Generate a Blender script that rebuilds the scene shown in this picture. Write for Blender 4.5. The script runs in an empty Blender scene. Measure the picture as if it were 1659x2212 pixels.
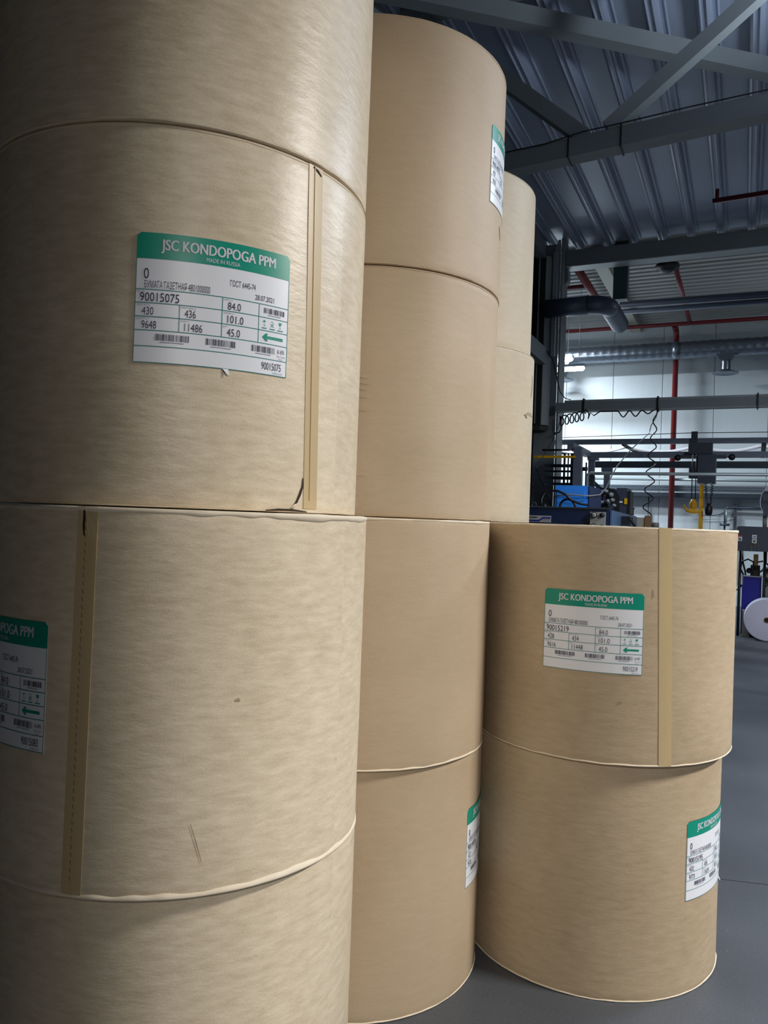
import bpy, bmesh, math, random
from mathutils import Vector, Matrix, noise
random.seed(7)
C = bpy.context.scene.collection
S = bpy.context.scene
PI = math.pi; R_ = math.radians

# ------------------------------------------------------------------ camera
# world frame: x runs along the far wall, y towards it, z up; the photographer stands at the origin
F, PITCH, ROLL, EYE, YAW = 1674.1, .0096, .0358, 1.6728, R_(25)
def cam_axis(u, d, v):
    c, s = math.cos(ROLL), math.sin(ROLL)
    x, y, z = u*c - v*s, d, u*s + v*c
    cp, sp = math.cos(PITCH), math.sin(PITCH)
    return Matrix.Rotation(YAW, 3, 'Z') @ Vector((x, y*cp - z*sp, y*sp + z*cp))
cd = bpy.data.cameras.new('camera'); cam = bpy.data.objects.new('camera', cd); C.objects.link(cam)
rx, up, fw = cam_axis(1, 0, 0), cam_axis(0, 0, 1), cam_axis(0, 1, 0)
cam.matrix_world = Matrix(((rx.x, up.x, -fw.x, 0), (rx.y, up.y, -fw.y, 0), (rx.z, up.z, -fw.z, EYE), (0, 0, 0, 1)))
cd.sensor_fit = 'HORIZONTAL'; cd.sensor_width = 36; cd.lens = F/1659*36; cd.clip_start = .05; cd.clip_end = 100
S.camera = cam

# ------------------------------------------------------------------ world, exposure
w = bpy.data.worlds.new('world'); S.world = w; w.use_nodes = True
w.node_tree.nodes['Background'].inputs[0].default_value = (.35, .45, .6, 1)
w.node_tree.nodes['Background'].inputs[1].default_value = .008
S.view_settings.view_transform = 'Standard'; S.view_settings.look = 'None'
S.view_settings.gamma = 1; S.view_settings.use_curve_mapping = False; S.view_settings.exposure = 0

# ceiling lamps: position, size, power, colour (none in view; aisle and press ones added as fill)
LAMPS = [((4.0, 3.3, 4.7), (.3, 1.25), 490, (1, .965, .92), 0, 'white strip lamp hung right of the paper rolls'),
         ((1.4, -2.0, 3.3), (.25, .35), 140, (1, .965, .92), 0, 'white strip lamp hung behind the photographer'),
         ((2.4, 6.3, 4.9), (1.25, .3), 170, (.74, .85, 1), 190, 'white strip lamp hung over the aisle right of the truss'),
         ((2.6, 15.6, 5.6), (1.25, .3), 120, (.80, .91, 1), 30, 'white strip lamp hung over the dark press'),
         ((-4.9, 16.4, 6.2), (1.25, .3), 380, (.80, .91, 1), 0, 'white strip lamp hung behind the steel column')]

# ------------------------------------------------------------------ materials
def new_mat(name):
    m = bpy.data.materials.new(name); m.use_nodes = True
    return m, m.node_tree, m.node_tree.nodes['Principled BSDF']
def sc(r, g, b):
    f = lambda c: (c/255/12.92) if c/255 <= .04045 else ((c/255+.055)/1.055)**2.4
    return (f(r), f(g), f(b), 1)
def mat(name, col, rough=.5, metal=0, var=.12, scale=6, bump=0, spec=.5, stretch=(1, 1, 1)):
    m, t, b = new_mat(name); N = t.nodes; L = t.links
    tc = N.new('ShaderNodeTexCoord'); mp = N.new('ShaderNodeMapping'); mp.inputs['Scale'].default_value = stretch
    L.new(tc.outputs['Object'], mp.inputs['Vector'])
    nz = N.new('ShaderNodeTexNoise'); nz.inputs['Scale'].default_value = scale; nz.inputs['Detail'].default_value = 5
    L.new(mp.outputs[0], nz.inputs['Vector'])
    mx = N.new('ShaderNodeMix'); mx.data_type = 'RGBA'
    c = sc(*col)
    mx.inputs[6].default_value = (c[0]*(1-var), c[1]*(1-var), c[2]*(1-var), 1)
    mx.inputs[7].default_value = (min(1, c[0]*(1+var)), min(1, c[1]*(1+var)), min(1, c[2]*(1+var)), 1)
    L.new(nz.outputs['Fac'], mx.inputs[0]); L.new(mx.outputs[2], b.inputs['Base Color'])
    b.inputs['Roughness'].default_value = rough; b.inputs['Metallic'].default_value = metal
    b.inputs['Specular IOR Level'].default_value = spec
    if bump:
        bp = N.new('ShaderNodeBump'); bp.inputs['Strength'].default_value = bump; bp.inputs['Distance'].default_value = .01
        L.new(nz.outputs['Fac'], bp.inputs['Height']); L.new(bp.outputs[0], b.inputs['Normal'])
    return m
def kraft(name, col, mott, wrinkle, rough=.55, wrot=0):
    """wrapping paper: horizontal fibre streaks, fine grain, shallow cockles (UV in metres)"""
    m, t, b = new_mat(name); N = t.nodes; L = t.links
    uv = N.new('ShaderNodeUVMap')
    def nz(sx, sy, scale, det, rot=0):
        mp = N.new('ShaderNodeMapping'); mp.inputs['Scale'].default_value = (sx, sy, 1); mp.inputs['Rotation'].default_value = (0, 0, rot)
        n = N.new('ShaderNodeTexNoise'); n.inputs['Scale'].default_value = scale; n.inputs['Detail'].default_value = det; n.inputs['Roughness'].default_value = .6
        L.new(uv.outputs[0], mp.inputs[0]); L.new(mp.outputs[0], n.inputs['Vector']); return n
    a, g, l, wv = nz(1, 3.6, 15, 3), nz(1, 1.3, 240, 3), nz(1, 1, 2.2, 2), nz(1, 2.6, 20, 2, wrot)
    def math2(op, x, y):
        n = N.new('ShaderNodeMath'); n.operation = op
        for i, v in enumerate((x, y)):
            if isinstance(v, (int, float)): n.inputs[i].default_value = v
            else: L.new(v, n.inputs[i])
        return n.outputs[0]
    f = math2('ADD', math2('MULTIPLY', a.outputs['Fac'], .5*mott), math2('MULTIPLY', g.outputs['Fac'], .45))
    f = math2('ADD', f, math2('MULTIPLY', l.outputs['Fac'], .35))
    f = math2('SUBTRACT', f, .25*mott+.225+.175-.5)
    cr = N.new('ShaderNodeValToRGB'); c = sc(*col)
    cr.color_ramp.elements[0].position = .25; cr.color_ramp.elements[0].color = (c[0]*.76, c[1]*.73, c[2]*.68, 1)
    cr.color_ramp.elements[1].position = .75; cr.color_ramp.elements[1].color = (min(1, c[0]*1.18), c[1]*1.2, c[2]*1.25, 1)
    L.new(f, cr.inputs[0]); L.new(cr.outputs[0], b.inputs['Base Color'])
    b.inputs['Roughness'].default_value = rough; b.inputs['Specular IOR Level'].default_value = .45
    b1 = N.new('ShaderNodeBump'); b1.inputs['Strength'].default_value = wrinkle; b1.inputs['Distance'].default_value = .006
    b2 = N.new('ShaderNodeBump'); b2.inputs['Strength'].default_value = .25; b2.inputs['Distance'].default_value = .001
    L.new(wv.outputs['Fac'], b1.inputs['Height']); L.new(g.outputs['Fac'], b2.inputs['Height'])
    L.new(b1.outputs[0], b2.inputs['Normal']); L.new(b2.outputs[0], b.inputs['Normal'])
    return m
def emit(name, col, s):
    m, t, b = new_mat(name); b.inputs['Base Color'].default_value = (*col, 1)
    b.inputs['Emission Color'].default_value = (*col, 1); b.inputs['Emission Strength'].default_value = s
    return m
K = {'L': kraft('kraft_mottled', (226, 210, 182), 1.25, .17, .37, .5), 'M': kraft('kraft_plain', (196, 175, 146), .35, .06, .55),
     'R': kraft('kraft_streaked', (193, 173, 143), .9, .12, .55), 'B': kraft('kraft_pale', (204, 190, 164), .5, .08, .55)}
M = dict(
    edge=mat('crimped_paper', (232, 218, 194), .7, var=.1, scale=40),
    tape=mat('kraft_tape', (202, 178, 136), .38, var=.05, scale=30, stretch=(1, 1, .2)),
    core=mat('cardboard_core', (150, 120, 85), .8),
    white=mat('label_white', (244, 247, 255), .35, var=.02),
    green=mat('label_green', (0, 152, 128), .35, var=.03),
    ink=mat('label_ink', (62, 60, 86), .6, var=.1, scale=300),
    faint=mat('label_faint_ink', (140, 140, 165), .6, var=.1),
    line=mat('label_line', (30, 128, 128), .5, var=.03),
    tear=mat('torn_gap', (48, 34, 22), .9),
    scuff=mat('scuff', (168, 151, 126), .8, var=.3, scale=60),
    deck=mat('galvanised_deck', (158, 168, 186), .45, .15, var=.12, scale=2.5, stretch=(1, .25, 1)),
    deckfar=mat('white_deck', (176, 176, 172), .5, .1, var=.08, scale=2),
    steel=mat('painted_steel', (134, 141, 142), .5, var=.10, scale=3),
    steelw=mat('painted_steel_pale', (160, 167, 166), .5, var=.08, scale=3),
    dark=mat('dark_painted_steel', (52, 60, 70), .45, var=.12, scale=3),
    blueg=mat('blue_grey_steel', (112, 121, 136), .45, var=.1, scale=3),
    panel=mat('sandwich_panel', (214, 222, 226), .45, var=.03, scale=1.5, stretch=(6, 1, .3)),
    wallin=mat('dim_wall', (92, 98, 106), .7),
    red=mat('red_pipe', (132, 40, 42), .35, var=.1),
    maroon=mat('maroon_pipe', (104, 30, 42), .4, var=.1),
    zinc=mat('spiral_zinc', (138, 146, 158), .3, .85, var=.12, scale=9),
    duct=mat('dark_duct', (84, 94, 110), .4, .4, var=.15, scale=5),
    ductg=mat('green_duct', (66, 88, 92), .4, .2, var=.1),
    cream=mat('cream_beam', (188, 186, 168), .5, var=.06),
    black=mat('black_rubber', (22, 24, 28), .45, var=.2),
    gcable=mat('grey_cable', (140, 142, 146), .5),
    floor=None,
    navy=mat('navy_cabinet', (14, 34, 66), .4, var=.1),
    navys=mat('steel_blue_side', (66, 96, 132), .4, var=.1),
    sky=mat('azure_cover', (58, 148, 250), .4, var=.04),
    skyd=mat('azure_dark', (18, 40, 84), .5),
    gpanel=mat('grey_panel', (150, 152, 150), .5, var=.05),
    blue=mat('royal_blue', (10, 20, 150), .35, var=.06),
    slate=mat('slate_cover', (56, 64, 80), .4, var=.08),
    yellow=mat('yellow_paint', (236, 178, 20), .45, var=.06),
    chrome=mat('chrome', (200, 200, 205), .12, 1, var=.05),
    web=mat('paper_web', (224, 220, 226), .7, var=.05),
    reel=mat('white_reel', (220, 220, 238), .7, var=.03),
    beige=mat('beige_block', (190, 184, 168), .7),
    silver=mat('silver_rail', (176, 186, 190), .35, .4, var=.1),
    card=mat('cardboard', (150, 118, 84), .8),
    olive=mat('olive_post', (44, 46, 40), .6),
    redst=mat('sticker_red', (200, 30, 50), .5), stw=mat('sticker_white', (225, 225, 232), .5),
    brass=mat('brass_ring', (150, 130, 84), .35, .7),
    shine=mat('tray_zinc', (120, 130, 140), .4, .5, var=.3, scale=60),
)
def floor_mat():
    m, t, b = new_mat('sealed_concrete'); N = t.nodes; L = t.links
    tc = N.new('ShaderNodeTexCoord')
    n1 = N.new('ShaderNodeTexNoise'); n1.inputs['Scale'].default_value = 1.3; n1.inputs['Detail'].default_value = 8
    n2 = N.new('ShaderNodeTexNoise'); n2.inputs['Scale'].default_value = 90; n2.inputs['Detail'].default_value = 4
    vo = N.new('ShaderNodeTexNoise'); vo.inputs['Scale'].default_value = 22; vo.inputs['Detail'].default_value = 2
    for n in (n1, n2, vo): L.new(tc.outputs['Object'], n.inputs['Vector'])
    cr = N.new('ShaderNodeValToRGB')
    cr.color_ramp.elements[0].position = .35; cr.color_ramp.elements[0].color = sc(66, 70, 76)
    cr.color_ramp.elements[1].position = .68; cr.color_ramp.elements[1].color = sc(86, 91, 98)
    ad = N.new('ShaderNodeMix'); ad.data_type = 'FLOAT'; ad.inputs[0].default_value = .35
    L.new(n1.outputs['Fac'], ad.inputs[2]); L.new(n2.outputs['Fac'], ad.inputs[3]); L.new(ad.outputs[0], cr.inputs[0])
    sp = N.new('ShaderNodeValToRGB'); sp.color_ramp.elements[0].position = .735; sp.color_ramp.elements[1].position = .78
    sp.color_ramp.elements[0].color = (0, 0, 0, 1); sp.color_ramp.elements[1].color = (.35, .35, .35, 1)
    L.new(vo.outputs['Fac'], sp.inputs[0])
    mx = N.new('ShaderNodeMix'); mx.data_type = 'RGBA'; mx.inputs[7].default_value = sc(150, 152, 154)
    L.new(sp.outputs[0], mx.inputs[0]); L.new(cr.outputs[0], mx.inputs[6]); L.new(mx.outputs[2], b.inputs['Base Color'])
    b.inputs['Roughness'].default_value = .46
    bp = N.new('ShaderNodeBump'); bp.inputs['Strength'].default_value = .12; bp.inputs['Distance'].default_value = .002
    L.new(n2.outputs['Fac'], bp.inputs['Height']); L.new(bp.outputs[0], b.inputs['Normal'])
    return m
M['floor'] = floor_mat()

# ------------------------------------------------------------------ mesh helpers
class MB:
    def __init__(s): s.v = []; s.f = []; s.mi = []; s.smooth = []; s.uv = {}
    def quad(s, idx, mi=0, sm=False): s.f.append(idx); s.mi.append(mi); s.smooth.append(sm)
    def box(s, x0, x1, y0, y1, z0, z1, mi=0):
        n = len(s.v)
        s.v += [(x, y, z) for z in (z0, z1) for x, y in ((x0, y0), (x1, y0), (x1, y1), (x0, y1))]
        for q in ((0, 3, 2, 1), (4, 5, 6, 7), (0, 1, 5, 4), (1, 2, 6, 5), (2, 3, 7, 6), (3, 0, 4, 7)): s.quad([n+i for i in q], mi)
        return s
    def prism(s, pts, z0, z1, mi=0):           # pts counter-clockwise in xy
        n = len(s.v); k = len(pts)
        s.v += [(x, y, z0) for x, y in pts] + [(x, y, z1) for x, y in pts]
        s.quad([n+i for i in range(k)][::-1], mi); s.quad([n+k+i for i in range(k)], mi)
        for i in range(k): s.quad([n+i, n+(i+1) % k, n+k+(i+1) % k, n+k+i], mi)
        return s
    def extr(s, pts, a, b, axis='y', mi=0):    # polygon in the plane across the axis, run from a to b
        n = len(s.v); k = len(pts)
        for t in (a, b):
            for p, q in pts: s.v.append((p, t, q) if axis == 'y' else (t, p, q))
        s.quad([n+i for i in range(k)][::-1], mi); s.quad([n+k+i for i in range(k)], mi)
        for i in range(k): s.quad([n+i, n+(i+1) % k, n+k+(i+1) % k, n+k+i], mi)
        return s
    def bar(s, p, q, wy, h, mi=0):             # square-section bar between two points; wy across, h upright
        p, q = Vector(p), Vector(q); d = (q-p).normalized()
        side = d.cross(Vector((0, 0, 1)));
        side = Vector((1, 0, 0)) if side.length < .01 else side.normalized()
        upv = side.cross(d).normalized(); n = len(s.v)
        for c in (p, q):
            for a, b in ((-1, -1), (1, -1), (1, 1), (-1, 1)): s.v.append(tuple(c+side*a*wy/2+upv*b*h/2))
        for f in ((0, 1, 2, 3), (7, 6, 5, 4), (0, 4, 5, 1), (1, 5, 6, 2), (2, 6, 7, 3), (3, 7, 4, 0)): s.quad([n+i for i in f], mi)
        return s
    def tube(s, pts, r, seg=8, mi=0, caps=True, radii=None):
        pts = [Vector(p) for p in pts]; n0 = len(s.v); prev = None
        for i, p in enumerate(pts):
            d = (pts[min(i+1, len(pts)-1)] - pts[max(i-1, 0)]).normalized()
            if prev is None:
                u = d.orthogonal().normalized()
            else:
                u = (prev - d*prev.dot(d));
                u = u.normalized() if u.length > 1e-5 else d.orthogonal().normalized()
            prev = u; v = d.cross(u); rr = radii[i] if radii else r
            for k in range(seg):
                a = 2*PI*k/seg; s.v.append(tuple(p + u*math.cos(a)*rr + v*math.sin(a)*rr))
        for i in range(len(pts)-1):
            for k in range(seg):
                a, b = n0+i*seg+k, n0+i*seg+(k+1) % seg
                s.quad([a, b, b+seg, a+seg], mi, True)
        if caps:
            s.quad([n0+k for k in range(seg)][::-1], mi); s.quad([n0+(len(pts)-1)*seg+k for k in range(seg)], mi)
        return s
    def lathe(s, prof, c, axis='z', seg=32, mi=0):   # prof: (radius, height) list
        n0 = len(s.v); c = Vector(c)
        for r, h in prof:
            for k in range(seg):
                a = 2*PI*k/seg; x, y = r*math.cos(a), r*math.sin(a)
                s.v.append(tuple(c + (Vector((x, y, h)) if axis == 'z' else Vector((x, h, y)) if axis == 'y' else Vector((h, x, y)))))
        for i in range(len(prof)-1):
            for k in range(seg):
                a, b = n0+i*seg+k, n0+i*seg+(k+1) % seg
                s.quad([a, b, b+seg, a+seg], mi, True)
        return s
    def build(s, name, m, parent=None, loc=None, autosm=35, recalc=True):
        me = bpy.data.meshes.new(name); me.from_pydata(s.v, [], s.f)
        for x in (m if isinstance(m, (list, tuple)) else [m]): me.materials.append(x)
        me.polygons.foreach_set('material_index', s.mi); me.polygons.foreach_set('use_smooth', s.smooth)
        if recalc:
            bm = bmesh.new(); bm.from_mesh(me); bmesh.ops.recalc_face_normals(bm, faces=bm.faces[:]); bm.to_mesh(me); bm.free()
        o = bpy.data.objects.new(name, me); C.objects.link(o)
        if loc: o.location = loc
        if parent: o.parent = parent
        return o
def shifted(o, base):      # child geometry was written in world metres: bring it under a parent standing at base
    for v in o.data.vertices: v.co -= Vector(base)
    return o
def tag(o, label, cat, group=None):
    o['label'] = label; o['category'] = cat
    if group: o['group'] = group
    return o
def thing(name, label, cat, loc=(0, 0, 0), group=None):
    o = bpy.data.objects.new(name, None); o.empty_display_size = .1; C.objects.link(o); o.location = loc
    return tag(o, label, cat, group)
def part(t, name, mb, m, **k):
    o = mb.build(name, m, t, **k); shifted(o, t.location); return o
def struct(o): o['kind'] = 'structure'; return o
def sempty(name, loc=(0, 0, 0)):
    o = bpy.data.objects.new(name, None); o.empty_display_size = .1; C.objects.link(o); o.location = loc; o['kind'] = 'structure'; return o
def rep(o, parent, loc, name=None):
    c = o.copy(); C.objects.link(c); c.parent = parent; c.location = loc; return c

# ------------------------------------------------------------------ room shell
X0, X1, Y0, Y1, ZC = -7.5, 8.5, -6.0, 19.3, 6.62
floor = struct(MB().box(X0, X1, Y0, Y1+.2, -.2, 0).build('floor', M['floor']))
jt = MB().bar((-1.9, 3.66, .0006), (6, 5.58, .0006), .005, .0008)
o = jt.build('crack', mat('floor_crack', (40, 42, 46), .8), floor)

# far wall of white sandwich panels with real joints
wb = sempty('wall_back', (0, Y1, 0))
mb = MB().box(X0, X1, Y1+.06, Y1+.2, 0, ZC+.2); part(wb, 'backing', mb, M['wallin'])
first = None
a = -4.12 - 1.13*3
while a < X1:
    x0, x1 = max(a, X0), min(a+1.13, X1)
    m_ = MB().extr([(x0+.004, Y1+.06), (x0+.004, Y1+.008), (x0+.012, Y1), (x1-.012, Y1), (x1-.004, Y1+.008), (x1-.004, Y1+.06)], 0, 0)
    # panel as an upright prism with bevelled long edges
    m_ = MB().prism([(x0+.004, Y1+.06), (x0+.004, Y1+.008), (x0+.012, Y1), (x1-.012, Y1), (x1-.004, Y1+.008), (x1-.004, Y1+.06)], 0, ZC)
    if first is None or x1-x0 < 1.12:
        p = part(wb, 'panel', m_, M['panel'])
        if x1-x0 > 1.12: first, fa = p, a
    else:
        rep(first, wb, (a-fa, 0, 0))
    a += 1.13
for nm, b in (('wall_left', (X0-.2, X0, Y0, Y1+.2, 0, ZC+.2)), ('wall_right', (X1, X1+.2, Y0, Y1+.2, 0, ZC+.2)), ('wall_front', (X0, X1, Y0-.2, Y0, 0, ZC+.2))):
    struct(MB().box(*b).build(nm, M['wallin']))

struct(MB().box(X0, -3.40, 13.62, 13.72, 0, ZC).build('wall_inner', M['dark']))
# near ceiling: trapezoid steel sheets running towards the far wall
ceil = sempty('ceiling', (0, 0, ZC))
P = .4555
def sheet(x):
    z = 0
    prof = [(x, z-.004), (x+.028, z-.004), (x+.045, z-.016), (x+.062, z-.004), (x+P-.150, z-.004), (x+P-.128, z-.085), (x+P-.105, z-.10), (x+P-.088, z-.085),
            (x+P-.062, z-.085), (x+P-.045, z-.10), (x+P-.022, z-.085), (x+P, z-.004)]
    return MB().extr(prof + [(x+P, z+.004), (x, z+.004)], Y0, 13.72)
f0 = None; x = -.527+.11 - P*14
x_start = x; k = 0
while x < X1:
    if f0 is None: f0 = sheet(x).build('deck_sheet', M['deck'], ceil)
    else: rep(f0, ceil, (P*k, 0, 0))
    k += 1; x += P
# far ceiling: finer sheets lying the other way
f1 = None; y = 13.74; k = 0; Q = .235
while y < Y1+.2:
    if f1 is None:
        pr = [(y, -.004), (y+.07, -.004), (y+.09, -.05), (y+Q-.03, -.05), (y+Q-.012, -.004), (y+Q, -.004), (y+Q, .004), (y, .004)]
        f1 = MB().extr(pr, X0, X1, 'x').build('roof_sheet', M['deckfar'], ceil)
    else: rep(f1, ceil, (0, Q*k, 0))
    k += 1; y += Q
struct(MB().box(X0-.2, X1+.2, Y0-.2, Y1+.2, ZC+.03, ZC+.2).build('trim_1', M['wallin']))

# ------------------------------------------------------------------ steelwork
def simple(name, label, cat, mb, m, group=None):
    return tag(mb.build(name, m), label, cat, group)
def ibeam_x(x0, x1, y0, y1, z0, z1, t=.018):
    return MB().box(x0, x1, y0, y1, z0, z0+t).box(x0, x1, y0, y1, z1-t, z1).box(x0, x1, (y0+y1)/2-t/2, (y0+y1)/2+t/2, z0+t, z1-t)
t = thing('roof_beam', 'heavy grey steel beam across the hall where two roof decks meet', 'beam', (-2.95, 13.4, 6.15))
part(t, 'web', MB().box(-2.94, X1, 13.40, 13.44, 6.17, 6.42), M['steel'])
part(t, 'flange', MB().box(-2.94, X1, 13.38, 13.66, 6.15, 6.168), M['steelw'])  # paler steel stands in for the light on the underside
part(t, 'flange', MB().box(-2.94, X1, 13.40, 13.64, 6.422, 6.44), M['steel'])
t = thing('steel_column', 'tall grey-green steel column behind the back roll stack', 'column', (-3.15, 13.4, 0))
part(t, 'flange', MB().box(-3.36, -2.99, 13.2, 13.23, 0, 6.5), M['steel'])
part(t, 'flange', MB().box(-2.98, -2.95, 13.2, 13.62, 0, 6.6), M['steel'])
part(t, 'web', MB().box(-3.36, -3.33, 13.24, 13.6, 0, 6.5), M['steel'])
part(t, 'gusset', MB().extr([(-3.10, 6.33), (-2.99, 6.33), (-2.99, 6.56), (-3.03, 6.56)], 13.17, 13.195), M['steelw'])
part(t, 'haunch', MB().extr([(-2.945, 6.14), (-2.90, 6.12), (-2.90, 5.92), (-2.945, 5.86)], 13.42, 13.60), M['steel'])
t = thing('door_track', 'upright dark track and pale panel in front of the steel column', 'track', (-3.15, 13.1, 3.3))
part(t, 'post', MB().box(-3.285, -3.205, 13.02, 13.12, 3.36, 6.27), M['olive'])
part(t, 'post', MB().box(-3.085, -3.02, 13.08, 13.19, 4.55, 6.32), M['steelw'])
part(t, 'panel', MB().prism([(-3.20, 13.05), (-3.09, 13.16), (-3.10, 13.18), (-3.20, 13.12)], 3.38, 6.27), M['steelw'])
part(t, 'edge_strip', MB().box(-3.315, -3.29, 13.02, 13.1, 3.4, 6.27), M['steelw'])
part(t, 'end_cap', MB().prism([(-3.36, 12.96), (-3.20, 12.98), (-3.085, 13.10), (-3.20, 13.18), (-3.36, 13.18)], 3.28, 3.355), M['olive'])
simple('side_beam', 'grey steel beam under the roof running back to the column top', 'beam',
       MB().box(-3.36, -3.20, 5.0, 13.0, 6.22, 6.46), M['steel'])
simple('side_rail', 'dark steel rail running back to the column at lamp height', 'rail',
       MB().box(-3.30, -3.14, 5.0, 13.0, 4.40, 4.66).box(-3.33, -3.14, 5.0, 13.0, 4.66, 4.675), M['steel'])
# truss
t = thing('roof_truss', 'grey box-section roof truss crossing the near ceiling', 'truss', (-.7, 6.8, 4.9))
part(t, 'chord', MB().bar((-3.6, 6.8, 4.845), (2.6, 6.8, 5.20), .17, .165), M['steel'])
part(t, 'chord', MB().bar((-3.9, 6.8, 6.53), (4.6, 6.8, 6.53), .14, .10), M['steel'])
part(t, 'diagonal', MB().bar((-1.36, 6.8, 5.06), (-3.12, 6.8, 6.62), .13, .13), M['steel'])
part(t, 'diagonal', MB().bar((-1.17, 6.8, 5.10), (.66, 6.8, 6.52), .13, .12), M['steelw'])
part(t, 'tie', MB().box(-1.495, -1.483, 6.705, 6.895, 4.875, 5.06), M['black'])
part(t, 'tie', MB().box(-1.052, -1.040, 6.705, 6.895, 4.895, 5.09), M['black'])
part(t, 'cable', MB().tube([(-2.3, 6.72, 5.01), (-1.7, 6.71, 5.03), (-1.36, 6.70, 5.075), (-1.05, 6.70, 5.09), (-.5, 6.70, 5.125), (.3, 6.71, 5.165), (2, 6.72, 5.26)], .006, 6), M['black'])
simple('wind_brace', 'grey steel brace lying slantwise under the near roof deck', 'beam',
       MB().bar((-3.1, 6.04, 6.36), (2.2, 10.37, 6.36), .14, .17), M['steel'])
t = thing('sprinkler_pipe', 'short maroon pipe with upturned end below the near roof', 'pipe', (-.53, 11.6, 6.3))
part(t, 'pipe', MB().tube([(-.535, 11.55, 6.24), (3.5, 11.3, 6.27)], .036, 12), M['maroon'])
part(t, 'nipple', MB().tube([(-.48, 11.55, 6.25), (-.48, 11.55, 6.40)], .026, 10), M['maroon'])

# ------------------------------------------------------------------ ducts and pipes of the far bay
t = thing('bent_duct', 'dark round duct bending away in a ribbed elbow above the column', 'duct', (-2.6, 13, 5.34))
part(t, 'straight_pipe', MB().tube([(-3.13, 12.83, 5.29), (-2.43, 12.83, 5.30)], .150, 28), M['duct'])
el = [(-2.43+.30*math.sin(a), 12.83+.30*(1-math.cos(a)), 5.30) for a in [R_(q) for q in range(0, 91, 9)]]
part(t, 'elbow', MB().tube(el, .15, 28, caps=False), M['duct'])
pts, rad = [], []
for i in range(45):
    pts.append((-2.13, 13.13+i*.025, 5.30)); rad.append(.152 if i % 4 < 2 else .140)
part(t, 'flexible_hose', MB().tube(pts, .15, 28, radii=rad), M['duct'])
simple('hanging_duct', 'dark green square duct dropping from the roof beam', 'duct', MB().box(-2.19, -1.955, 13.75, 13.95, 5.62, 6.6), M['ductg'])
simple('purlin', 'cream box beam running back under the far roof', 'beam', MB().box(-2.60, -2.37, 13.8, 19.25, 6.36, 6.53), M['cream'])
simple('air_pipe', 'thick dark pipe crossing under the far roof, upper of two', 'pipe', MB().tube([(-2.25, 15, 5.86), (7, 15, 5.80)], .062, 14), M['duct'])
simple('air_pipe', 'thinner dark pipe crossing under the far roof, lower of two', 'pipe', MB().tube([(-2.25, 15, 5.73), (7, 15, 5.69)], .05, 14), M['duct'])
t = thing('fire_main', 'red sprinkler main with pipes across, along and down the far wall', 'pipe', (-1.55, 18.9, 0))
part(t, 'pipe', MB().tube([(-7, 18.35, 6.28), (7, 18.35, 6.25)], .045, 12), M['red'])
part(t, 'pipe', MB().tube([(-2.86, 13.75, 6.30), (-2.86, 18.30, 6.29)], .075, 14), M['red'])
part(t, 'pipe', MB().tube([(-1.24, 14.3, 6.30), (-1.24, 18.30, 6.29)], .045, 12), M['red'])
part(t, 'pipe', MB().tube([(-6, 15.5, 6.44), (-2.94, 15.5, 6.44)], .04, 12), M['maroon'])
part(t, 'riser', MB().tube([(-1.55, 18.35, 6.24), (-1.55, 18.76, 6.20), (-1.55, 18.87, 6.08), (-1.55, 18.88, 0)], .062, 16), M['red'])
simple('roof_fan', 'round black fan hung under the far roof', 'fan',
       MB().lathe([(0, .16), (.05, .16), (.06, .06), (.19, .05), (.205, .02), (.19, -.02), (.13, -.03), (.12, -.055), (.07, -.085), (0, -.09)], (-1.35, 14.2, 6.235)), M['black'])
t = thing('spiral_duct', 'shiny spiral duct with round outlets along the top of the far wall', 'duct', (-.5, 18.6, 5.73))
pts, rad = [], []
for i in range(int(14/.06)):
    pts.append((-7+i*.06, 18.6, 5.73)); rad.append(.184 if i % 3 == 0 else .196)
part(t, 'tube', MB().tube(pts, .19, 32, radii=rad), M['zinc'])
part(t, 'collar', MB().tube([(-1.60, 18.6, 5.73), (-1.44, 18.6, 5.73)], .20, 32), M['zinc'])
for xx in (-.49, -4.08, 3.1):
    part(t, 'branch', MB().extr([(xx-.27, 5.70), (xx+.27, 5.70), (xx+.11, 5.44), (xx-.11, 5.44)], 18.47, 18.73), M['zinc'])
    part(t, 'neck', MB().lathe([(.10, 5.45), (.105, 5.40), (.10, 5.35), (.105, 5.30), (.10, 5.24)], (xx, 18.6, 0)), M['zinc'])
    part(t, 'outlet', MB().lathe([(.10, 5.245), (.15, 5.22), (.27, 5.175), (.275, 5.16), (.26, 5.155), (.20, 5.15), (.19, 5.17), (0, 5.17)], (xx, 18.6, 0), seg=40), M['zinc'])

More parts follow.
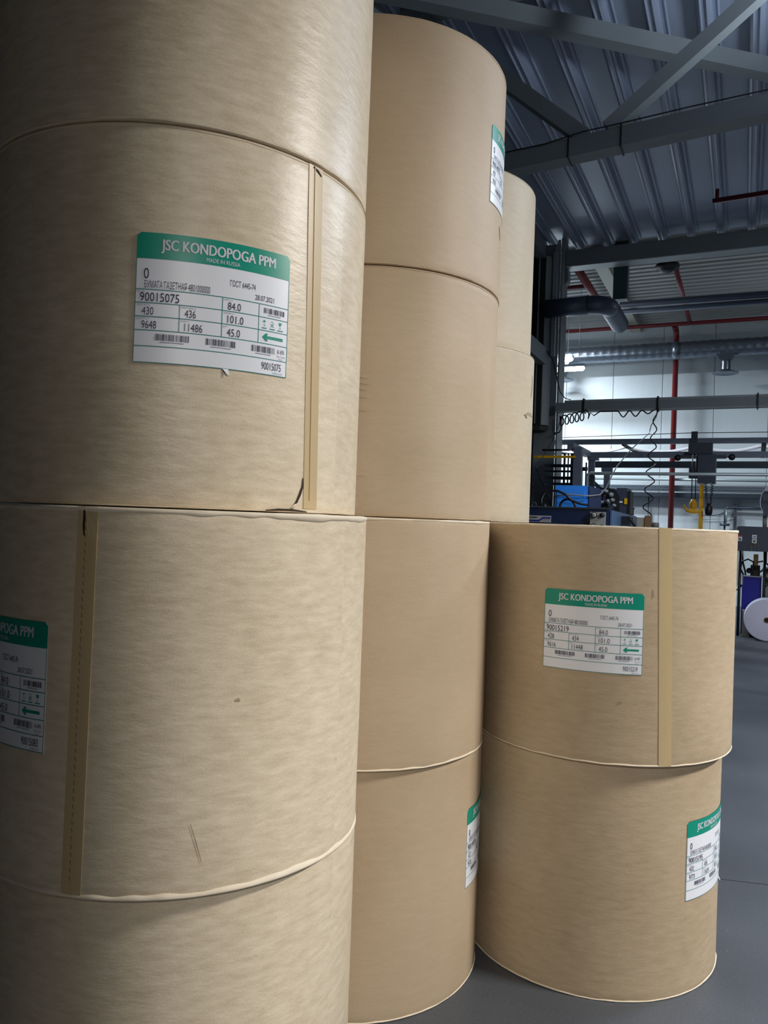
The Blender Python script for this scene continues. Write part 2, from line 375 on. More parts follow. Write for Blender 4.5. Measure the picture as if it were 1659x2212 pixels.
# ------------------------------------------------------------------ lamps
tube_m = emit('tube_glow', (.86, .95, 1), 32)
tube_dim = emit('diffuser_glow', (.9, .95, 1), 3)
def lamp(loc, label, length, m, power=None, size=None, col=(1, 1, 1), rot=0, cat='lamp', spot=0):
    t = thing('strip_lamp', label, cat, loc)
    part(t, 'housing', MB().box(loc[0]-length/2, loc[0]+length/2, loc[1]-.09, loc[1]+.09, loc[2]+.035, loc[2]+.085), M['silver'])
    part(t, 'tube', MB().tube([(loc[0]-length/2, loc[1], loc[2]), (loc[0]-length/2+.04, loc[1], loc[2]), (loc[0]+length/2-.04, loc[1], loc[2]), (loc[0]+length/2, loc[1], loc[2])], .045, 16, radii=[.01, .045, .045, .01]), m)
    for sx in (-.4, .4):
        part(t, 'hanger', MB().tube([(loc[0]+sx*length, loc[1], loc[2]+.08), (loc[0]+sx*length, loc[1], ZC-.02)], .004, 6), M['gcable'])
    if power:
        ld = bpy.data.lights.new('lamp_light', 'AREA'); ld.shape = 'RECTANGLE'; ld.size, ld.size_y = size; ld.energy = power; ld.color = col
        lo = bpy.data.objects.new('lamp_light', ld); C.objects.link(lo); lo.parent = t; lo.location = (0, 0, -.06)
        if spot:   # added upward light that brightens the roof deck and beams
            l2 = bpy.data.lights.new('lamp_uplight', 'AREA'); l2.shape = 'RECTANGLE'; l2.size, l2.size_y = size; l2.energy = spot; l2.color = col
            o2 = bpy.data.objects.new('lamp_uplight', l2); C.objects.link(o2); o2.parent = t; o2.location = (0, 0, .10); o2.rotation_euler = (PI, 0, 0)
    return t
for (loc, size, pw, col, spot, lab) in LAMPS:
    lamp(loc, lab, 1.25, tube_dim, pw, size, col, spot=spot)
lamp((-4.21, 17.5, 5.42), 'glowing fluorescent strip by the column, upper of two', 1.2, tube_m, 60, (1.2, .1), (.86, .95, 1))
lamp((-3.66, 16.0, 4.90), 'glowing fluorescent strip by the column, lower of two', 1.2, tube_m, 60, (1.2, .1), (.86, .95, 1))

# ------------------------------------------------------------------ crane rails, festoons, hoist
t = thing('runway_beam', 'grey steel beam with cable ties and a black coiled cable beneath', 'beam', (-2.95, 13.0, 3.58))
part(t, 'web', MB().box(-2.945, 7, 12.98, 13.06, 3.60, 3.735), M['steel'])
part(t, 'flange', MB().box(-2.80, 7, 12.99, 13.14, 3.737, 3.772), M['steelw'])
part(t, 'flange', MB().box(-2.945, 7, 12.97, 13.12, 3.578, 3.598), M['steelw'])
for xx in (-2.48, -1.315, .12, 1.6):
    part(t, 'tie', MB().box(xx-.012, xx+.012, 12.955, 13.15, 3.56, 3.79), M['black'])
def wave(p, q, n, amp, per=10, axis=0, sag=0):
    p, q = Vector(p), Vector(q); out = []
    N = n*per
    for i in range(N+1):
        s = i/N; c = p.lerp(q, s); a = 2*PI*n*s
        out.append((c.x+amp*math.sin(a)*(axis == 0), c.y+.03*math.cos(a), c.z+amp*math.sin(a)*(axis == 2)-sag*abs(math.sin(a/2))))
    return out
cp = [(-2.95, 12.95, 3.22), (-2.86, 12.95, 3.23), (-2.83, 12.95, 3.30)]
for i in range(60):
    a = i/60*2*PI*5.5; cp.append((-2.86+.45*i/60+.05*math.sin(a), 12.95+.02*math.cos(a), 3.43+.10*i/60+.085*math.cos(a)-.01))
cp += [(-2.36, 12.95, 3.55), (-2.30, 12.95, 3.50), (-2.2, 12.95, 3.57)]
x = -2.2
for c0, c1, dp in ((-2.2, -1.93, 0), (-1.93, -1.74, .09), (-1.74, -1.55, .085), (-1.55, -1.36, .05)):
    for i in range(1, 11):
        s = i/10; cp.append((c0+(c1-c0)*s, 12.95, 3.565-dp*2*math.sin(PI*s)**2*.55))
part(t, 'coiled_cable', MB().tube(cp, .011, 6), M['black'])
t = thing('hanging_cable', 'black coiled cable hanging from the grey beam to the press', 'cable', (-1.4, 12.95, 1.6))
hp = []
zz = 3.60
for i in range(101):
    s = i/100; amp = .018+.052*min(1, s*2.2); hp.append((-1.335-.10*s+amp*math.sin(2*PI*7.2*s), 12.95+amp*math.cos(2*PI*7.2*s)*.5, 3.60-1.98*s))
part(t, 'coil', MB().tube(hp, .010, 6), M['black'])
part(t, 'straight_cable', MB().tube([(-1.29, 12.94, 3.6), (-1.33, 12.94, 3.45), (-1.40, 12.94, 3.32), (-1.42, 12.94, 3.22)], .007, 6), M['black'])
simple('grey_cable', 'thin grey cable sagging from the coiled cable to the blue cover', 'cable',
       MB().tube([(-1.42, 12.94, 3.2), (-1.56, 12.0, 2.86), (-1.62, 11.0, 2.52), (-1.56, 10.0, 2.26), (-1.47, 9.2, 2.13), (-1.42, 8.5, 2.02), (-1.43, 7.96, 1.985), (-1.50, 7.94, 1.985), (-1.65, 7.94, 1.995), (-1.79, 7.94, 1.97)], .008, 6), M['gcable'])
simple('drop_cable', 'thin black cable dropping beside the steel column', 'cable',
       MB().tube([(-2.78, 12.9, 3.56), (-2.80, 12.2, 3.0), (-2.62, 10.5, 2.45), (-2.0, 8.6, 2.02), (-1.83, 7.99, 1.87)], .007, 6), M['black'])
simple('power_cable', 'black cable slung from the side rail to the grey beam', 'cable',
       MB().tube([(-3.12, 13.0, 4.62), (-3.0, 12.9, 4.45), (-2.92, 12.9, 4.15), (-2.86, 12.92, 3.9), (-2.78, 12.97, 3.80), (-2.70, 13.02, 3.785)], .009, 6), M['black'])
simple('guide_wire', 'thin taut wire strung above the crane rails', 'wire', MB().tube([(-4.2, 13.6, 3.19), (-.83, 13.6, 3.27), (4, 13.6, 3.25)], .006, 6), M['black'])
t = thing('upper_crane_rail', 'blue-grey crane rail, topmost of the three rails', 'rail', (-.5, 14, 3.1))
part(t, 'rail', MB().box(-5.2, 5, 13.97, 14.05, 3.135, 3.225), M['blueg'])
part(t, 'rail', MB().box(-5.2, 5, 14.62, 14.68, 3.02, 3.05), M['dark'])
part(t, 'bracket', MB().bar((-1.98, 14.05, 3.14), (-1.72, 14.6, 2.99), .05, .04), M['dark'])
part(t, 'bracket', MB().bar((.24, 14.0, 3.12), (.24, 14.6, 2.98), .07, .08), M['dark'])
part(t, 'post', MB().box(-.86, -.76, 13.90, 13.96, 3.08, 3.33), M['dark'])
def drape(x0, x1, y, z, dip, n=14):
    m_ = MB()
    for i in range(n+1):
        s = i/n; xx = x0+(x1-x0)*s; zz = z-dip*math.sin(PI*s)
        m_.v += [(xx, y, zz), (xx, y+.30, zz+.085), (xx, y+.30, zz+.089), (xx, y, zz+.004)]
    for i in range(n):
        for k in range(4): m_.quad([i*4+k, i*4+(k+1) % 4, i*4+4+(k+1) % 4, i*4+4+k], 0, k in (0, 2))
    m_.quad([0, 1, 2, 3]); m_.quad([n*4+3, n*4+2, n*4+1, n*4])
    return m_
t = thing('paper_web', 'long pale paper web sagging in festoons below the top crane rail', 'paper', (-.8, 14.2, 3.0))
for x0, x1, dp in ((-4.0, -3.35, .06), (-3.35, -1.95, .15), (-1.95, -.80, .12), (-.80, .20, .11), (.20, 1.6, .12)):
    part(t, 'festoon', drape(x0, x1, 14.15, 3.075, dp*.8), M['web'])
t = thing('crane_gantry', 'blue-grey crane gantry with beam, end arm and posts', 'gantry', (-2.4, 13, 0))
part(t, 'beam', MB().box(-2.48, 5, 13.46, 13.56, 2.855, 2.95), M['blueg'])
part(t, 'end_arm', MB().box(-2.52, -2.42, 12.0, 13.45, 2.86, 2.96), M['blueg'])
part(t, 'post', MB().box(-2.40, -2.28, 11.9, 12.02, 0, 2.88), M['blueg'])
part(t, 'post', MB().box(-2.46, -2.36, 13.46, 13.56, 0, 2.85), M['blueg'])
part(t, 'cap', MB().box(-2.47, -2.30, 13.42, 13.6, 2.81, 2.853), M['blueg'])
t = thing('second_gantry', 'dark crane beam on a flared post behind the blue-grey gantry', 'gantry', (-2.5, 16, 0))
part(t, 'beam', MB().box(-2.85, 5, 15.95, 16.06, 2.875, 3.0), M['dark'])
part(t, 'post', MB().box(-2.60, -2.49, 15.95, 16.05, 0, 2.78), M['blueg'])
part(t, 'capital', MB().extr([(-2.60, 2.74), (-2.49, 2.74), (-2.44, 2.80), (-2.44, 2.873), (-2.65, 2.873), (-2.65, 2.80)], 15.94, 16.06), M['blueg'])
t = thing('silver_rail', 'silver perforated rail with a rounded downturned left end', 'rail', (-2.2, 12, 0))
sr = [(-2.20, 12, 0), (-2.20, 12, 2.42)] + [(-2.15-.05*math.cos(a), 12, 2.435+.05*math.sin(a)) for a in [R_(q) for q in (20, 45, 70, 90)]] + [(5, 12, 2.485)]
part(t, 'tube', MB().tube(sr, .024, 8), M['silver'])
part(t, 'bracket', MB().box(-2.17, -2.10, 12.03, 12.1, 0, 2.45), M['dark'])
simple('conduit', 'thin grey pipe running low along the far wall', 'pipe', MB().tube([(-3.4, 19.0, 2.84), (5, 19.0, 2.81)], .035, 8).tube([(-3.4, 19.0, 2.96), (5, 19.0, 2.94)], .02, 8), M['silver'])
t = thing('cable_tray', 'perforated zinc cable tray fixed along the far wall', 'tray', (-3.1, 19, 2.5))
part(t, 'tray', MB().box(-3.2, 6, 18.98, 19.01, 2.56, 2.70), M['shine'])
sl = MB()
for i in range(230): sl.box(-3.17+i*.04, -3.155+i*.04, 18.973, 18.979, 2.645, 2.67).box(-3.15+i*.04, -3.135+i*.04, 18.973, 18.979, 2.59, 2.615)
q = part(t, 'slots', sl, M['dark']); q['kind'] = 'stuff'
part(t, 'ledge', MB().box(-3.2, 6, 19.0, 19.29, 2.43, 2.53), M['dark'])
t = thing('chain_hoist', 'dark grey electric hoist on the crane beam with a yellow hook', 'hoist', (-.6, 13.4, 2))
part(t, 'trolley', MB().box(-.86, -.50, 13.30, 13.44, 2.90, 3.08).box(-.98, -.30, 13.3, 13.44, 2.83, 2.88), M['dark'])
part(t, 'wheel', MB().lathe([(0, -.03), (.05, -.03), (.05, .03), (0, .03)], (-1.02, 13.36, 2.84), 'y', 16), M['black'])
part(t, 'wheel', MB().lathe([(0, -.03), (.05, -.03), (.05, .03), (0, .03)], (-.22, 13.36, 2.85), 'y', 16), M['black'])
part(t, 'body', MB().box(-.70, -.44, 13.05, 13.44, 2.42, 2.87), M['slate'])
part(t, 'motor', MB().box(-.83, -.705, 13.1, 13.40, 2.50, 2.68), M['dark'])
part(t, 'drum_cover', MB().box(-.72, -.705, 13.1, 13.4, 2.69, 2.85), M['black'])
for xx in (-.775, -.72): part(t, 'chain', MB().tube([(xx, 13.05, 2.87), (xx, 13.05, 2.10)], .008, 6), M['black'])
part(t, 'hook_block', MB().lathe([(0, .07), (.03, .07), (.035, .04), (.055, .02), (.055, -.05), (.03, -.07), (0, -.07)], (-.745, 13.0, 2.09), seg=14), M['yellow'])
hk = [(-.87, 13.0, 2.08), (-.865, 13.0, 2.03), (-.83, 13.0, 1.985), (-.77, 13.0, 1.965), (-.69, 13.0, 1.965), (-.62, 13.0, 1.985), (-.60, 13.0, 2.03)]
part(t, 'hook', MB().tube(hk, .02, 10, radii=[.006, .015, .024, .028, .028, .02, .012]), M['yellow'])
part(t, 'hook_cheek', MB().extr([(-.79, 2.02), (-.70, 2.02), (-.67, 1.94), (-.80, 1.94)], 12.98, 13.03), M['yellow'])
simple('yellow_post', 'slim yellow upright post standing under the hoist', 'post', MB().box(-.665, -.605, 13.12, 13.18, 0, 2.40), M['yellow'])
t = thing('pendant_control', 'black hoist pendant hanging on two coiled cords', 'control', (-.52, 13.0, 1.97))
part(t, 'handset', MB().lathe([(0, .10), (.03, .10), (.05, .07), (.058, .0), (.05, -.07), (.02, -.09), (0, -.09)], (-.52, 13.02, 2.0), seg=16), M['black'])
for xx in (-.575, -.475): part(t, 'cord', MB().tube(wave((xx, 13.02, 2.42), (-.52+(xx+.525)*.5, 13.02, 2.08), 9, .018), .006, 6), M['black'])

# wall fittings low on the far wall
t = thing('water_pipe', 'grey pipe with valve fixed low on the far wall', 'pipe', (-.43, 19.1, 1.8))
part(t, 'pipe', MB().tube([(.45, 19.15, 2.215), (-.36, 19.15, 2.225), (-.41, 19.15, 2.19), (-.42, 19.15, 1.80)], .028, 10), M['duct'])
part(t, 'pipe', MB().tube([(-.39, 19.1, 2.17), (-.39, 19.1, 1.88)], .018, 8), M['silver'])
part(t, 'valve', MB().lathe([(0, -.03), (.10, -.03), (.11, 0), (.10, .03), (0, .03)], (-.42, 19.12, 1.83), seg=16), M['duct'])
part(t, 'lever', MB().tube([(-.42, 19.1, 1.80), (-.42, 19.1, 1.66)], .02, 8), M['dark'])
t = thing('wall_strut', 'perforated zinc strut fixed upright on the far wall', 'strut', (-.21, 19.2, 0))
part(t, 'channel', MB().box(-.245, -.175, 19.2, 19.27, .6, 2.36), M['zinc'])
sl = MB()
for i in range(30): sl.box(-.225, -.195, 19.192, 19.199, .66+i*.056, .685+i*.056)
q = part(t, 'slots', sl, M['dark']); q['kind'] = 'stuff'
simple('thin_line', 'thin black cable running low along the far wall', 'cable', MB().tube([(-1.0, 19.2, 2.03), (-.7, 19.2, 2.03), (-.55, 19.2, 2.05), (-.42, 19.2, 2.10)], .008, 6), M['black'])
simple('thin_conduit', 'thin upright conduit on the wall left of the coiled cable', 'pipe', MB().tube([(-2.08, 19.2, 2.44), (-2.08, 19.2, 0)], .012, 6).tube([(-2.08, 19.2, 2.44), (-1.4, 19.2, 2.46)], .012, 6), M['dark'])

# ------------------------------------------------------------------ press parts left of the posts
t = thing('press_tower', 'crowded dark press frame with rods behind the blue cover', 'machine', (-2.6, 12.4, 0))
for xx, r in ((-2.66, .018), (-2.60, .012), (-2.545, .018), (-2.51, .03)):
    part(t, 'rod', MB().tube([(xx, 12.5, 1.4), (xx, 12.5, 2.84)], r, 8), M['dark'])
for z, h, mm in ((2.62, .05, 'dark'), (2.54, .03, 'slate'), (2.42, .05, 'dark'), (2.33, .04, 'duct')):
    part(t, 'crossbar', MB().box(-3.0, -2.46, 12.56, 12.62, z, z+h), M[mm])
part(t, 'side_plate', MB().box(-2.47, -2.44, 12.1, 12.9, 0, 2.6), M['slate'])
part(t, 'crossbar', MB().tube([(-3.0, 12.4, 2.885), (-2.55, 12.4, 2.885)], .016, 8), M['black'])
part(t, 'motor', MB().lathe([(0, -.06), (.035, -.06), (.035, .06), (0, .06)], (-2.46, 12.36, 2.92), 'z', 12).lathe([(0, -.03), (.05, -.03), (.05, .03), (0, .03)], (-2.43, 12.36, 2.86), 'z', 12), M['black'])
part(t, 'base', MB().box(-3.0, -2.44, 12.1, 12.9, 0, 1.4), M['slate'])
q = part(t, 'bar', MB().box(-3.0, -2.36, 11.86, 11.89, 2.71, 2.745), M['yellow']); q['label'] = 'yellow bar'
part(t, 'stair_rail', MB().bar((-2.28, 12.6, 2.44), (-1.95, 12.6, 2.16), .04, .06).bar((-2.28, 12.6, 2.34), (-1.95, 12.6, 2.06), .03, .03), M['duct'])
part(t, 'spindle', MB().tube([(-2.24, 12.1, 2.05), (-2.24, 12.1, 2.66)], .012, 8).tube([(-2.30, 12.1, 2.56), (-2.22, 12.1, 2.56)], .03, 8).tube([(-2.24, 12.1, 2.46), (-2.12, 12.1, 2.46)], .018, 8), M['black'])

# navy cabinet, azure cover, rollers
t = thing('press_cabinet', 'low dark navy press cabinet with gauges behind the right stack', 'machine', (-1.6, 7.5, 0))
part(t, 'body', MB().prism([(-3.0, 7.42), (-1.16, 7.5), (-1.40, 11.4), (-3.0, 11.4)], 0, 1.845), M['navy'])
part(t, 'side_cover', MB().prism([(-1.155, 7.52), (-1.14, 7.52), (-1.38, 11.38), (-1.395, 11.38)], .05, 1.835), M['navys'])
part(t, 'top_rim', MB().bar((-3.0, 7.415, 1.85), (-1.16, 7.495, 1.85), .02, .014), M['dark'])
q = part(t, 'badge_plate', MB().box(-2.05, -1.69, 7.405, 7.425, 1.70, 1.765), M['gpanel'])
st = MB()
st.extr([(-2.05, 1.722), (-1.80, 1.722), (-1.765, 1.75), (-1.69, 1.75), (-1.69, 1.74), (-1.76, 1.74), (-1.795, 1.712), (-2.05, 1.712)], 7.398, 7.404)
q = part(t, 'stripe', st, M['blue']); q['label'] = 'blue stripe of the badge'
part(t, 'badge_text', MB().box(-1.93, -1.82, 7.400, 7.404, 1.744, 1.752), M['dark'])
cp_ = part(t, 'control_panel', MB().box(-1.325, -1.185, 7.44, 7.465, 1.60, 1.815), M['gpanel'])
for gx in (-1.29, ):
    for gz in (1.785, 1.675):
        g = part(t, 'gauge', MB().lathe([(0, -.012), (.025, -.012), (.029, -.016), (.030, .0), (0, .002)], (gx, 7.435, gz), 'y', 24), [M['black']])
        d = part(t, 'gauge_face', MB().lathe([(0, -.0165), (.023, -.0165), (.023, -.013)], (gx, 7.435, gz), 'y', 24), M['gpanel'])
        part(t, 'needle', MB().bar((gx-.012, 7.417, gz-.008), (gx+.008, 7.417, gz+.008), .002, .003), M['black'])
        k_ = part(t, 'knob', MB().lathe([(0, -.03), (.018, -.03), (.022, -.01), (.024, 0), (0, 0)], (-1.215, 7.445, gz), 'y', 20), M['black'])
part(t, 'fitting', MB().box(-1.20, -1.12, 8.6, 8.75, 1.70, 1.80).tube([(-1.12, 8.6, 1.78), (-1.08, 8.7, 1.70), (-1.09, 8.9, 1.66), (-1.12, 8.8, 1.78)], .012, 8), M['black'])
t = thing('azure_cover', 'bright azure box cover standing on the navy cabinet', 'box', (-1.6, 8.2, 1.85))
part(t, 'body', MB().box(-1.785, -1.455, 8.0, 8.7, 1.847, 2.09), M['sky'])
part(t, 'front_panel', MB().box(-1.765, -1.485, 7.99, 8.0, 1.855, 2.045), M['sky'])
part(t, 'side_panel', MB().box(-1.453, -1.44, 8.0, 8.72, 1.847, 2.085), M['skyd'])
lp = [(-1.83+.0, 7.62, 1.86), (-1.845, 7.65, 1.93), (-1.83, 7.7, 1.99), (-1.77, 7.7, 2.02), (-1.70, 7.7, 2.02), (-1.62, 7.7, 1.985), (-1.56, 7.7, 1.93), (-1.50, 7.8, 1.90), (-1.44, 7.9, 1.89)]
t = thing('black_hose', 'black hose looping over the navy cabinet before the azure cover', 'hose', (-1.6, 7.7, 1.85))
part(t, 'loop', MB().tube(lp, .012, 8), M['black'])
ar = [(-1.605+.075*math.cos(a), 7.75, 1.86+.08*math.sin(a)) for a in [R_(q) for q in range(0, 181, 15)]]
part(t, 'loop', MB().tube(ar, .012, 8), M['black'])
simple('lifting_eye', 'dark ring eye bolt on the left of the navy cabinet', 'ring', MB().tube([(-1.905+.022*math.cos(a), 7.6, 1.873+.022*math.sin(a)) for a in [2*PI*i/20 for i in range(21)]], .006, 8), M['slate'])
simple('cabinet_knob', 'small black stopper between ring and azure cover', 'knob', MB().lathe([(0, .035), (.02, .035), (.022, .0), (.022, -.01), (0, -.01)], (-1.835, 7.75, 1.857), seg=14), M['black'])  # black knob on top of the navy cabinet
t = thing('roller_unit', 'dark printing unit with a cluster of chrome rollers', 'machine', (-1.5, 9.7, 1.85))
part(t, 'frame', MB().extr([(-1.66, 1.847), (-1.38, 1.847), (-1.38, 2.05), (-1.44, 2.14), (-1.66, 2.16)], 9.62, 10.0), M['black'])
part(t, 'side_panel', MB().box(-1.42, -1.30, 9.68, 10.1, 1.847, 2.155), M['slate'])
part(t, 'corner_post', MB().box(-1.30, -1.262, 9.7, 10.0, 1.847, 2.12), M['black'])
part(t, 'notice', MB().box(-1.325, -1.292, 9.66, 9.679, 1.96, 2.03), M['yellow'])
part(t, 'lamp_lens', MB().box(-1.385, -1.345, 9.66, 9.679, 1.975, 1.995), M['stw'])
random.seed(3)
for (rx_, rz_, rr) in ((-1.63, 2.12, .022), (-1.58, 2.10, .026), (-1.53, 2.11, .022), (-1.60, 2.04, .024), (-1.545, 2.045, .03), (-1.47, 2.07, .026), (-1.63, 1.975, .022), (-1.57, 1.975, .026),
                       (-1.50, 1.985, .028), (-1.45, 2.005, .022), (-1.61, 1.91, .024), (-1.545, 1.905, .026), (-1.475, 1.92, .026), (-1.43, 1.94, .02)):
    r0 = part(t, 'roller', MB().lathe([(0, -.05), (rr*.5, -.05), (rr*.55, -.015), (rr, -.01), (rr, .10)], (rx_, 9.56, rz_), 'y', 18), M['silver'] if (rx_*100 % 2) < 1.2 else M['black'])
part(t, 'arm', MB().bar((-1.55, 9.5, 2.03), (-1.42, 9.5, 1.89), .02, .02), M['slate'])
simple('black_cup', 'small black flanged cup right of the printing unit', 'cup', MB().lathe([(0, .10), (.035, .10), (.04, .085), (.027, .08), (.027, .01), (.035, 0), (0, 0)], (-1.355, 10.6, 1.845), seg=16), M['black'])
t = thing('parts_shelf', 'low grey shelf end carrying cartons behind the navy cabinet', 'shelf', (-1.4, 12.2, 0))
part(t, 'body', MB().box(-1.62, -1.15, 12.0, 12.6, 0, 1.70), M['duct'])
simple('carton', 'pale carton on the grey shelf end, left one', 'box', MB().box(-1.47, -1.37, 12.1, 12.3, 1.702, 1.84), M['beige'])
simple('carton', 'brown cardboard carton on the grey shelf end, right one', 'box', MB().box(-1.36, -1.27, 12.1, 12.3, 1.702, 1.87), M['card'])
simple('tin', 'low grey tin at the right end of the grey shelf', 'tin', MB().lathe([(0, .07), (.045, .07), (.05, .06), (.05, 0), (0, 0)], (-1.205, 12.15, 1.702), seg=20), M['gpanel'])

# ------------------------------------------------------------------ right-hand press
def rrect(x0, x1, z0, z1, r, y0, y1):
    pts = []
    for cx_, cz_, a0 in ((x1-r, z1-r, 0), (x0+r, z1-r, 90), (x0+r, z0+r, 180), (x1-r, z0+r, 270)):
        for k in range(5): a = R_(a0+k*22.5); pts.append((cx_+r*math.cos(a), cz_+r*math.sin(a)))
    return MB().extr(pts[::-1], y0, y1)
t = thing('press_housing', 'dark slate press housing with warning stickers at the right edge', 'machine', (.5, 13.3, 0))
part(t, 'housing', rrect(-.115, 1.5, 1.39, 1.765, .035, 13.0, 13.9), M['slate'])
q = part(t, 'sticker', MB().box(-.115+.012, -.035, 12.99, 12.999, 1.54, 1.605), M['stw']); q['label'] = 'white sticker with dark hand mark'
q = part(t, 'sticker', MB().box(-.115+.012, -.035, 12.99, 12.999, 1.607, 1.627), M['redst']); q['label'] = 'red sticker band'
part(t, 'mark', MB().extr([(-.09, 1.585), (-.06, 1.578), (-.045, 1.56), (-.06, 1.552), (-.07, 1.565)], 12.98, 12.988), M['black'])
part(t, 'sticker', MB().box(.10, .165, 12.99, 12.999, 1.585, 1.64), M['stw'])
part(t, 'sticker', MB().box(.10, .165, 12.99, 12.999, 1.515, 1.575), M['stw'])
part(t, 'mark', MB().extr([(.108, 1.605), (.14, 1.605), (.158, 1.622), (.135, 1.618)], 12.98, 12.988), M['black'])
part(t, 'mark', MB().lathe([(.006, -.004), (.016, -.004), (.016, 0), (.006, 0)], (.133, 12.985, 1.545), 'y', 16), M['black'])
part(t, 'port_ring', MB().tube([(.108+.036*math.cos(a), 12.985, 1.478+.036*math.sin(a)) for a in [2*PI*i/24 for i in range(25)]], .005, 8), M['brass'])
for xx in (-.06, .30, 1.2):
    part(t, 'leg', MB().tube([(xx, 13.84, 1.4), (xx, 13.84, 0)], .022, 10), M['black'])
for xx in (.05, .09, .19): part(t, 'bolt', MB().lathe([(0, -.01), (.012, -.01), (.012, .012), (0, .012)], (xx, 12.985, 1.415), 'y', 12), M['chrome'])
t = thing('blue_tank', 'royal blue square tank with a pump under the slate press housing', 'tank', (.12, 14.2, 0))
part(t, 'body', MB().box(-.02, .268, 13.95, 14.5, 0, .955), M['blue'])
part(t, 'rim', MB().box(-.03, .275, 13.94, 14.51, .955, .97), M['silver'])
part(t, 'edge_strip', MB().box(-.018, -.008, 13.94, 13.95, .82, .955), M['silver'])
part(t, 'pump', MB().box(.10, .24, 14.0, 14.2, .97, 1.14).lathe([(0, -.06), (.045, -.06), (.045, .06), (0, .06)], (.08, 14.05, 1.05), 'y', 14), M['black'])
part(t, 'pump_cap', MB().box(.14, .21, 14.0, 14.2, 1.14, 1.32), M['brass'])
for pts in ([(.0, 13.9, .98), (-.05, 13.9, 1.08), (-.03, 13.9, 1.2), (.06, 13.9, 1.24), (.14, 13.9, 1.2), (.14, 13.95, 1.1), (.12, 14.0, 1.0)],
            [(-.03, 13.95, 1.38), (-.02, 13.92, 1.2), (.02, 13.9, 1.05), (.03, 13.9, .98)],
            [(.32, 13.9, 1.4), (.32, 13.9, 1.2), (.28, 13.9, 1.08), (.24, 13.95, 1.04)],
            [(.2, 13.95, 1.2), (.28, 13.9, 1.22), (.36, 13.9, 1.16), (.40, 13.9, 1.0)],
            [(-.02, 14.2, .80), (-.08, 14.2, .72), (-.15, 14.2, .70)]):
    part(t, 'hose', MB().tube(pts, .014, 8), M['black'])
t = thing('press_drive', 'black machine drive with round cover beside the royal blue tank', 'machine', (.6, 14, 0))
part(t, 'frame', MB().box(.30, 1.4, 14.0, 14.7, 0, 1.10), M['dark'])
part(t, 'cover', MB().lathe([(0, -.03), (.12, -.03), (.14, 0), (0, 0)], (.43, 13.98, .72), 'y', 28), M['gpanel'])
part(t, 'switch_box', MB().box(.29, .42, 13.9, 13.99, .92, 1.06), M['black'])
part(t, 'dial', MB().lathe([(0, -.02), (.035, -.02), (.04, 0), (0, 0)], (.345, 13.89, .99), 'y', 18), M['gpanel'])
for xx, zz in ((.31, .86), (.335, .84), (.36, .87)): part(t, 'bolt', MB().lathe([(0, -.02), (.012, -.02), (.012, 0), (0, 0)], (xx, 13.995, zz), 'y', 10), M['chrome'])
t = thing('upper_reel', 'white paper reel on a dark arm above the slate press housing', 'reel', (.53, 13.1, 2.13))
part(t, 'paper', MB().lathe([(.05, -.12), (.33, -.12), (.335, -.11), (.335, .24), (.33, .25), (.05, .25)], (.535, 13.2, 2.16), 'y', 64), M['reel'])
part(t, 'arm', MB().box(.24, .60, 12.86, 13.06, 1.93, 2.30), M['slate'])
part(t, 'bracket', MB().tube([(.26, 13.0, 1.94), (.27, 13.05, 1.77)], .03, 10), M['gpanel'])
part(t, 'shaft', MB().tube([(.535, 12.9, 2.16), (.535, 13.6, 2.16)], .045, 16), M['chrome'])
part(t, 'stand', MB().box(.45, .62, 13.5, 13.6, 1.76, 2.2), M['slate'])
t = thing('floor_reel', 'white paper reel standing on edge on the floor', 'reel', (.345, 13.5, 0))
rc = (.345, 13.40, .325)
part(t, 'paper', MB().lathe([(.045, -.0), (.31, -.0), (.322, .008), (.325, .02), (.325, .36), (.31, .37), (.045, .37), (.045, 0)], rc, 'y', 72), M['reel'])
part(t, 'core', MB().lathe([(.034, -.004), (.046, -.004), (.046, .374), (.034, .374), (.034, -.004)], rc, 'y', 36), M['core'])
part(t, 'bore', MB().lathe([(0, .05), (.034, .05)], rc, 'y', 36), M['black'])
simple('beige_block', 'beige block wedged behind the white floor reel', 'block', MB().box(.0, .10, 13.80, 13.92, .02, .42).box(-.01, .11, 13.79, 13.93, 0, .02), M['beige'])

